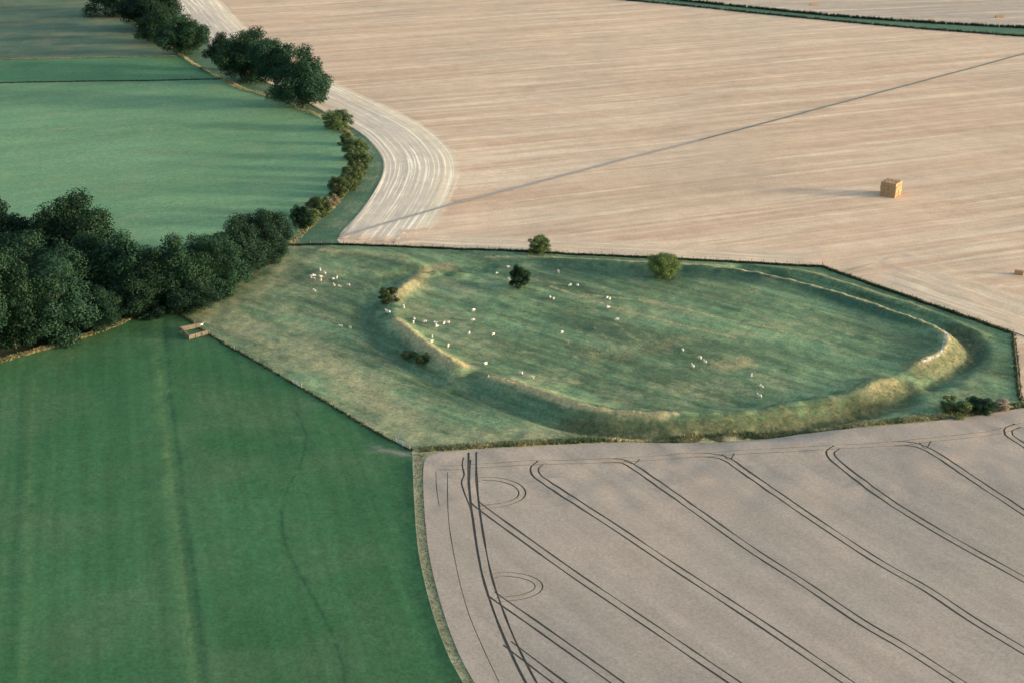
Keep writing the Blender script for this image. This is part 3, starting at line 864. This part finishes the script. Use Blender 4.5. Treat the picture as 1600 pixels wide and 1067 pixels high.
MESHCACHE = {}
def withmat(me, mk):
    key = (me.name, mk)
    if key not in MESHCACHE:
        c = me.copy(); c.materials.append(M[mk]); MESHCACHE[key] = c
    return MESHCACHE[key]
def tree(name, kind, base, top_y, w_px, label, cat, group=None, leaf='leaf', bark='bark', rz=None, depth=1.0):
    g = G(*base)
    lo_, hi_ = .3, 60.0
    for _ in range(40):
        mid = (lo_ + hi_) / 2
        if proj(g.x, g.y, g.z + mid)[1] > top_y: lo_ = mid
        else: hi_ = mid
    h = lo_
    w = 1.14 * w_px / pxm(g)
    rz = random.uniform(0, 6.28) if rz is None else rz
    o = empty(name, g, rz, (w, w * depth, h))
    c, t = PROTO[kind]
    link('crown', withmat(c, leaf), None, o)
    link('trunk', withmat(t, bark), None, o)
    return tag(o, label, cat, group)

WOOD = 'trees of the wood beside the ley field'
tree('broadleaf_tree', 'oak', (15, 432), 302, 105, 'dark tree at the back left corner of the wood, at the photo edge', 'tree', WOOD)
tree('broadleaf_tree', 'lime', (112, 438), 306, 128, 'broad high-crowned tree at the back of the wood against the pale pasture', 'tree', WOOD)
tree('broadleaf_tree', 'beech', (62, 490), 368, 130, 'very dark tree filling the middle of the wood at left', 'tree', WOOD)
tree('broadleaf_tree', 'ash', (150, 470), 360, 115, 'dark tree in the wood just below the broad high-crowned one', 'tree', WOOD)
tree('broadleaf_tree', 'oak', (196, 478), 356, 112, 'large round tree at the centre of the wood, notched against the pasture', 'tree', WOOD)
tree('broadleaf_tree', 'ash', (24, 544), 384, 100, 'dark tree on the wood front by the photo edge, left of the willow-like tree', 'tree', WOOD)
tree('willow_tree', 'sallow', (96, 526), 398, 118, 'lighter feathery willow-like tree on the front edge of the wood', 'tree', WOOD, leaf='leaf')
tree('broadleaf_tree', 'ash', (160, 515), 448, 75, 'small rounded tree low on the front edge of the wood beside the willow-like tree', 'tree', WOOD)
tree('broadleaf_tree', 'lime', (212, 492), 408, 92, 'tree at the wood corner above the tip of the ley field', 'tree', WOOD)
tree('broadleaf_tree', 'oak', (282, 474), 361, 100, 'tall round-topped tree at the right half of the wood', 'tree', WOOD)
tree('broadleaf_tree', 'ash', (250, 484), 384, 70, 'narrow tree wedged between the tall round-topped tree and the wood centre', 'tree', WOOD)
tree('broadleaf_tree', 'beech', (330, 460), 366, 78, 'tree with ragged yellowing top right of the tall round-topped tree', 'tree', WOOD, leaf='leaf')
tree('broadleaf_tree', 'lime', (302, 486), 428, 85, 'low bushy tree at the wood corner above the timber pen', 'tree', WOOD)
tree('broadleaf_tree', 'oak', (368, 432), 337, 98, 'dark dome-shaped tree near the right end of the wood', 'tree', WOOD)
tree('broadleaf_tree', 'ash', (350, 455), 396, 55, 'small tree under the dark dome-shaped tree on the fort side', 'tree', WOOD)
tree('broadleaf_tree', 'beech', (414, 402), 329, 68, 'last tree at the right end of the wood by the fence corner', 'tree', WOOD)
tree('broadleaf_tree', 'oak', (-60, 470), 330, 130, 'tree cut off by the left photo edge behind the wood front', 'tree', WOOD)
tree('broadleaf_tree', 'lime', (-75, 570), 400, 140, 'tree cut off by the left photo edge at the front of the wood', 'tree', WOOD)
tree('broadleaf_tree', 'beech', (55, 535), 430, 80, 'dark tree behind the willow-like tree on the wood front', 'tree', WOOD)
HR = 'trees of the hedgerow behind the pasture'
tree('broadleaf_tree', 'oak', (130, -15), -95, 90, 'hedgerow tree cut by the top photo edge, far left of its row', 'tree', HR)
tree('broadleaf_tree', 'beech', (185, 22), -55, 85, 'dark hedgerow tree at the top edge with its foot in the rough pasture', 'tree', HR)
tree('broadleaf_tree', 'lime', (232, 48), -22, 85, 'very dark hedgerow tree in the middle of the top left row', 'tree', HR)
tree('broadleaf_tree', 'oak', (250, 68), 5, 60, 'dark hedgerow tree behind the lighter rounded one', 'tree', HR)
tree('broadleaf_tree', 'ash', (290, 86), 21, 70, 'lighter rounded hedgerow tree at the right end of the top left row', 'tree', HR)
tree('broadleaf_tree', 'ash', (350, 110), 48, 44, 'narrow tree at the left end of the big hedgerow clump', 'tree', HR)
tree('broadleaf_tree', 'lime', (387, 130), 45, 88, 'tall left tree of the big hedgerow clump', 'tree', HR)
tree('broadleaf_tree', 'bare', (433, 157), 62, 66, 'middle tree of the big hedgerow clump with a bare pale trunk', 'tree', HR, bark='bark_pale')
tree('broadleaf_tree', 'oak', (474, 169), 70, 84, 'dense dark right tree of the big hedgerow clump', 'tree', HR)
SH = 'thorn bushes along the curving hedgerow'
tree('thorn_bush', 'thorn', (527, 203), 172, 38, 'round green thorn bush at the top of the curving hedgerow, standing alone', 'bush', SH, 'leaf_light')
tree('thorn_bush', 'thorn', (556, 248), 216, 34, 'green thorn bush on the upper bend of the curving hedgerow', 'bush', SH, 'leaf_light')
tree('thorn_bush', 'bush', (563, 268), 232, 30, 'yellowish thorn bush on the outer bend of the curving hedgerow', 'bush', SH, 'leaf_hedge')
tree('thorn_bush', 'bush', (545, 296), 266, 34, 'yellowish green thorn bush below the bend of the curving hedgerow', 'bush', SH, 'leaf_hedge')
tree('thorn_bush', 'thorn', (531, 307), 276, 30, 'greener thorn bush leaning on the yellowish green one', 'bush', SH, 'leaf_light')
tree('thorn_bush', 'bush', (499, 336), 305, 32, 'olive thorn bush in the lower part of the curving hedgerow', 'bush', SH, 'leaf_hedge')
tree('thorn_bush', 'thorn', (471, 357), 322, 30, 'dark thorn bush at the lower end of the curving hedgerow', 'bush', SH, 'leaf')
tree('thorn_bush', 'bush', (552, 283), 256, 28, 'small green thorn bush filling the gap under the outer bend of the hedgerow', 'bush', SH, 'leaf_hedge')
tree('thorn_bush', 'bush', (485, 348), 322, 24, 'small olive thorn bush between the olive and the dark hedgerow thorns', 'bush', SH, 'leaf_hedge')
tree('thorn_bush', 'bush', (541, 226), 206, 20, 'small low thorn bush just below the topmost one of the curving hedgerow', 'bush', SH, 'leaf_hedge')
tree('dry_bush', 'bush', (518, 322), 306, 22, 'pale dry leafless bush between the hedgerow thorns', 'bush', SH, 'leaf_dry')
tree('hawthorn_tree', 'round', (1037, 434), 393, 44, 'bright green round tree, largest of the lone trees on the fort', 'tree', 'lone trees on the fort', 'leaf_bright')
tree('hawthorn_tree', 'thorn', (812, 449), 415, 28, 'small dark tree alone inside the fort', 'tree', 'lone trees on the fort', 'leaf')
tree('hawthorn_tree', 'thorn', (843, 396), 369, 31, 'small green tree on the fence line beside the stubble', 'tree', 'lone trees on the fort', 'leaf_light')
tree('thorn_bush', 'bush', (607, 470), 446, 26, 'olive bush in the west ditch of the fort', 'bush', None, 'leaf_hedge')
tree('thorn_bush', 'bush', (640, 556), 549, 24, 'low dark scrub at the foot of the west rampart', 'bush', None, 'leaf_hedge')
tree('thorn_bush', 'bush', (660, 559), 552, 19, 'smaller low dark scrub right of the other at the west rampart foot', 'bush', None, 'leaf_hedge')
tree('thorn_bush', 'bush', (1493, 646), 620, 38, 'rusty olive bush in the grass at the south east corner of the fort', 'bush', None, 'leaf_hedge')
tree('thorn_bush', 'thorn', (1532, 642), 621, 38, 'dark green bush at the south east corner of the fort', 'bush', None, 'leaf')
tree('dry_bush', 'bush', (1566, 638), 624, 24, 'small straw-coloured bush at the south east corner of the fort', 'bush', None, 'leaf_dry')

tree('thorn_bush', 'bush', (395, 412), 385, 42, 'bushy undergrowth at the right end of the wood on the fort side', 'bush', None, 'leaf')
tree('thorn_bush', 'bush', (335, 466), 436, 48, 'dark undergrowth on the wood edge between fort and small tree', 'bush', None, 'leaf')
tree('thorn_bush', 'bush', (235, 492), 462, 50, 'dark undergrowth in the tip of the ley field under the wood', 'bush', None, 'leaf')
# ------------------------------------------------------------------ boxes, fences, gates, pen
def box_mesh(name, sx, sy, sz, bevel=0.0, jitter=0.0, seed=0):
    bm = bmesh.new()
    bmesh.ops.create_cube(bm, size=1)
    bmesh.ops.scale(bm, vec=(sx, sy, sz), verts=bm.verts)
    if bevel: bmesh.ops.bevel(bm, geom=bm.edges[:], offset=bevel, segments=1, affect='EDGES')
    if jitter:
        rg = random.Random(seed)
        for v in bm.verts: v.co += Vector([rg.uniform(-jitter, jitter) for _ in range(3)])
    me = bpy.data.meshes.new(name)
    bm.to_mesh(me); bm.free()
    return me
post_me = box_mesh('post', .11, .11, 1.5, .012); post_me.materials.append(M['wood'])
def fence(name, pl, label, gap=3.2, rail=False):
    s = np.concatenate([[0], np.cumsum(np.hypot(*np.diff(pl, axis=0).T))])
    n = max(2, int(s[-1] / gap))
    t = np.linspace(0, s[-1], n + 1)
    x = np.interp(t, s, pl[:, 0]); y = np.interp(t, s, pl[:, 1]); z = H(x, y)
    root = empty(name, (x[0], y[0], z[0]))
    for a, b, c in zip(x, y, z):
        p = link('post', post_me, None, root)
        p.location = (a - x[0], b - y[0], c - z[0] + .5)
        p.rotation_euler = (random.uniform(-.04, .04), random.uniform(-.04, .04), random.uniform(0, 1))
    for hgt in (.35, .75, 1.1):
        v, f = tube([(a - x[0], b - y[0], c - z[0] + hgt) for a, b, c in zip(x, y, z)], [.008] * len(x), 4)
        link('wire', mesh('wire', v, f), M['wire'], root)
    return tag(root, label, 'fence', 'post and wire fences round the fields')
fence('wire_fence', fence_north, 'post and wire fence dividing the fort from the stubble along its straight top side')
fence('wire_fence', fence_ne, 'post and wire fence slanting down beside the stubble to the right corner of the fort')
fence('wire_fence', fence_east[:-1], 'short post and wire fence at the far right end of the fort')
sw = fence_sw[3:]
dd = np.hypot(*(sw - np.array(P(465, 603))).T); ig = int(np.argmin(dd))
fence('wire_fence', sw[:ig], 'post and wire fence between timber pen and middle gate of the ley field')
fence('wire_fence', sw[ig + 2:-2], 'post and wire fence between the two gates of the ley field')
fence('wire_fence', pf1, 'post and wire fence across the pasture below the mown strip', 4.0)
def gate(a, b, label):
    a = Vector((a[0], a[1], h1(*a))); b = Vector((b[0], b[1], h1(*b)))
    d = b - a; L = d.length
    root = empty('field_gate', a, math.atan2(d.y, d.x))
    for x in (0, L):
        p = link('gate_post', box_mesh('gate_post', .2, .2, 1.7, .02), M['wood'], root); p.location = (x, 0, .6)
    for z in (.25, .45, .67, .9, 1.18):
        v, f = tube([(.15, 0, z), (L - .15, 0, z)], [.035, .035], 6)
        link('bar', mesh('bar', v, f), M['metal'], root)
    for x0, z0, x1, z1 in ((.15, .22, .15, 1.2), (L - .15, .22, L - .15, 1.2), (.15, .25, L / 2, 1.18), (L / 2, .25, L / 2, 1.18)):
        v, f = tube([(x0, .045, z0), (x1, .045, z1)], [.03, .03], 6)
        link('brace', mesh('brace', v, f), M['metal'], root)
    return tag(root, label, 'gate', 'metal field gates')
gate(P(618, 690), P(640, 701.5), 'grey metal gate at the bottom tip of the fort by the worn grass')
gate(P(457, 598.5), P(471, 606.5), 'grey metal gate midway along the slanting fence of the ley field')
# timber pen
pen_c = [G(282, 518), G(296, 531), G(327, 523), G(313, 512)]
pr = empty('timber_pen', pen_c[0])
for i, (a, b) in enumerate(zip(pen_c, pen_c[1:] + pen_c[:1])):
    d = b - a; L = d.length
    if i == 2: continue
    n = max(2, round(L / 2.0))
    for k in range(n + 1):
        q = link('post', box_mesh('post', .14, .14, 1.35, .012), M['wood'], pr)
        q.location = a + d * (k / n) - pen_c[0] + Vector((0, 0, .6)); q.rotation_euler = (0, 0, math.atan2(d.y, d.x))
    for z in (.22, .48, .74, 1.0):
        q = link('board', box_mesh('board', L - .1, .05, .21, .008), M['wood'], pr)
        q.location = (a + b) / 2 - pen_c[0] + Vector((0, 0, z)) + Vector((-d.y, d.x, 0)).normalized() * .1
        q.rotation_euler = (0, random.uniform(-.006, .006), math.atan2(d.y, d.x))
    q = link('top_rail', box_mesh('top_rail', L + .1, .42, .09, .012), M['wood'], pr)
    q.location = (a + b) / 2 - pen_c[0] + Vector((0, 0, 1.2 + .003 * i)); q.rotation_euler = (0, 0, math.atan2(d.y, d.x))
tag(pr, 'weathered timber pen jutting into the ley field at the corner of the wood', 'pen')

# ------------------------------------------------------------------ straw bales
BL, BW, BH = 2.4, 1.2, 1.14
bale_me = []
for i in range(4):
    me = box_mesh('bale', BL - .01, BW - .01, BH - .005, .10, .045, i); me.materials.append(M['straw']); bale_me.append(me)
def stack(at, rz, nx, ny, nz, label, drop=0):
    root = empty('straw_bale_stack', at, rz)
    for k in range(nz):
        swap = k % 2
        cells = [(i, j) for i in range(nx) for j in range(ny)]
        for idx, (i, j) in enumerate(cells):
            if k == nz - 1 and idx < drop: continue
            o = link('bale', random.choice(bale_me), None, root)
            x, y = (i - (nx - 1) / 2) * BL, (j - (ny - 1) / 2) * BW
            if swap and nx * BL == ny * BW: x, y = y, x
            o.location = (x + random.uniform(-.06, .06), y + random.uniform(-.06, .06), (k + .5) * BH)
            o.rotation_euler = (random.uniform(-.015, .015), random.uniform(-.015, .015), (math.pi / 2 if swap and nx * BL == ny * BW else 0) + random.uniform(-.03, .03))
    if nz > 2: root.scale = (1.08, 1.08, 1.0)
    return tag(root, label, 'straw bales', 'straw bale stacks on the stubble')
g = G(1391, 305)
stack(g, R(-35), 2, 4, 4, 'tall square stack of straw bales alone on the stubble, sunlit on one side')
g = G(1592, 429)
stack(g, R(-20), 1, 1, 1, 'single orange straw bale on the stubble at the right photo edge')
for px, py, rz, lab in ((1272, 9, 10, 'low pale row of straw bales beyond the grass strip, leftmost of the far bales'), (1455, 34, 8, 'faint straw bale just behind the grass strip, between the other far bales'), (1562, 28, 5, 'reddish straw bale beyond the grass strip near the top right corner')):
    stack(G(px, py), R(rz), 2 if px != 1455 else 1, 1, 1, lab)

# ------------------------------------------------------------------ sheep
def make_sheep(head_down):
    me = bpy.data.meshes.new('sheep_skeleton')
    hx, hz = (.78, .28) if head_down else (.80, .95)
    V = [(-.42, 0, .62), (0, 0, .64), (.36, 0, .64), (.58, 0, .62 if head_down else .80), (hx - .06, 0, hz + .08), (hx + .12, 0, hz - .04)]
    Ed = [(0, 1), (1, 2), (2, 3), (3, 4), (4, 5)]
    Rr = [.25, .30, .25, .13, .10, .06]
    for src, x in ((0, -.40), (2, .36)):
        for s in (-1, 1):
            i = len(V)
            V += [(x, s * .15, .38), (x + .02, s * .15, .2), (x, s * .15, 0.02)]
            Ed += [(src, i), (i, i + 1), (i + 1, i + 2)]
            Rr += [.10, .05, .045]
    i = len(V); V.append((-.62, 0, .52)); Ed.append((0, i)); Rr.append(.05)
    for s in (-1, 1):
        i = len(V); V.append((hx - .12, s * .17, hz + .10)); Ed.append((4, i)); Rr.append(.03)
    me.from_pydata(V, Ed, [])
    o = bpy.data.objects.new('sheep_skeleton', me)
    COL.objects.link(o)
    sk = o.modifiers.new('skin', 'SKIN')
    for v, r in zip(me.skin_vertices[0].data, Rr): v.radius = (r, r)
    me.skin_vertices[0].data[1].use_root = True
    sb = o.modifiers.new('sub', 'SUBSURF'); sb.levels = 1; sb.render_levels = 1
    dg = bpy.context.evaluated_depsgraph_get()
    m2 = bpy.data.meshes.new_from_object(o.evaluated_get(dg))
    m2.name = 'sheep'
    bpy.data.objects.remove(o); bpy.data.meshes.remove(me)
    m2.materials.clear(); m2.materials.append(M['wool']); m2.materials.append(M['skin'])
    for p in m2.polygons:
        c = p.center
        p.use_smooth = True
        p.material_index = 1 if (c.x > .62 or c.z < .30) else 0
    return m2
SHEEP = [make_sheep(True), make_sheep(False)]
ORD = ['leftmost', 'second from left', 'third from left', 'fourth from left', 'fifth from left', 'sixth from left', 'seventh from left', 'eighth from left', 'ninth from left', 'tenth from left', 'eleventh from left', 'twelfth from left', 'rightmost']
def flock(pts, label, group):
    pts = sorted(pts)
    for i, p in enumerate(pts):
        o = 'rightmost' if i == len(pts) - 1 else ORD[i]
        if len(pts) == 2 and abs(pts[0][0] - pts[1][0]) < 2: o = 'upper' if p[1] == min(pts[0][1], pts[1][1]) else 'lower'
        sheep(*p, o + ' ' + label, group)
def sheep(px, py, label, group, rz=None, kind=None):
    g = G(px, py + 1.5)
    o = link('sheep', SHEEP[0 if random.random() < .7 else 1] if kind is None else SHEEP[kind])
    o.location = g
    o.rotation_euler = (0, 0, random.uniform(0, 6.28) if rz is None else rz)
    s = random.uniform(.70, .90)
    o.scale = (s, s * 1.1, s)
    return tag(o, label, 'sheep', group)
z4 = lambda a, b: (440 + a / 3.4413, 370 + b / 3.4413)
z5 = lambda a, b: (750 + a / 3.679, 350 + b / 3.679)
flock([z4(*p) for p in ((207, 180), (233, 196), (158, 218), (172, 210), (176, 226), (210, 215), (212, 234), (297, 222), (280, 228), (283, 262), (310, 268), (360, 262), (175, 290))], 'sheep of the huddled flock on the grass left of the fort', 'flock left of the fort')
flock([z4(*p) for p in ((565, 402), (575, 406))], 'of two sheep in the gap of the west rampart under the olive bush', 'pair in the west rampart gap')
sheep(*z4(656, 378), 'single sheep right of the west rampart gap, above the rampart sheep', 'sheep inside the fort')
flock([z4(*p) for p in ((712, 443), (708, 463), (810, 540), (806, 567))], 'sheep standing on the dry crest of the west rampart', 'sheep on the west rampart crest')
flock([z4(*p) for p in ((770, 456), (826, 468), (834, 482), (873, 465), (895, 461))], 'sheep of the short row just inside the west rampart', 'row inside the west rampart')
sheep(*z4(895, 587), 'single sheep inside the lower end of the west rampart', 'sheep inside the fort')
flock([z4(*p) for p in ((1030, 397), (1030, 447))], 'of two sheep standing above each other below the small dark tree', 'pair below the small dark tree')
flock([z4(*p) for p in ((1008, 520), (1137, 527))], 'of two widely spaced sheep level with each other in the fort', 'spaced pair left of the fort centre')
sheep(*z4(369, 490), 'white sheep alone on the slope left of the west ditch', 'sheep outside the fort')
sheep(*z4(320, 482), 'faint grey sheep alone on the slope left of the west ditch', 'sheep outside the fort')
sheep(*z4(1098, 684), 'single sheep at the rampart gap where south and west ramparts part', 'sheep inside the fort')
flock([z5(*p) for p in ((235, 858), (302, 882))], 'of two sheep on the left end of the south rampart crest', 'pair on the south rampart')
flock([z5(*p) for p in ((95, 285), (163, 250), (165, 320))], 'sheep beside the small dark tree inside the fort, on its left', 'sheep by the small dark tree')
sheep(*z5(450, 277), 'single sheep high up between the lone trees, below the fence', 'sheep inside the fort')
flock([z5(*p) for p in ((520, 352), (560, 353))], 'of two sheep side by side between the small dark and round trees', 'pair between the lone trees')
flock([z5(*p) for p in ((402, 423), (423, 430))], 'of two touching sheep below right of the small dark tree', 'touching pair by the small tree')
flock([z5(*p) for p in ((730, 425), (745, 433))], 'of two touching sheep below left of the round tree', 'touching pair by the round tree')
sheep(*z5(735, 480), 'single sheep just under the pair below the round tree', 'sheep inside the fort')
sheep(*z5(788, 549), 'single sheep in the fort centre on a dark green patch', 'sheep inside the fort')
sheep(*z5(470, 625), 'single sheep at the left end of the faint curved ridges in the fort', 'sheep inside the fort')
sheep(*z5(1165, 724), 'single sheep right of the faint ridges, above a group of three', 'sheep inside the fort')
flock([z5(*p) for p in ((1263, 770), (1295, 793), (1223, 817))], 'sheep of the three left of the brown patch in the fort', 'three sheep by the brown patch')
flock([(1174, 587), (1189, 604), (1187, 619)], 'sheep of the scattered three below the brown patch in the fort', 'three sheep below the brown patch')
sheep(315, 508, 'white sheep standing in the timber pen corner', 'sheep outside the fort', .6, 1)
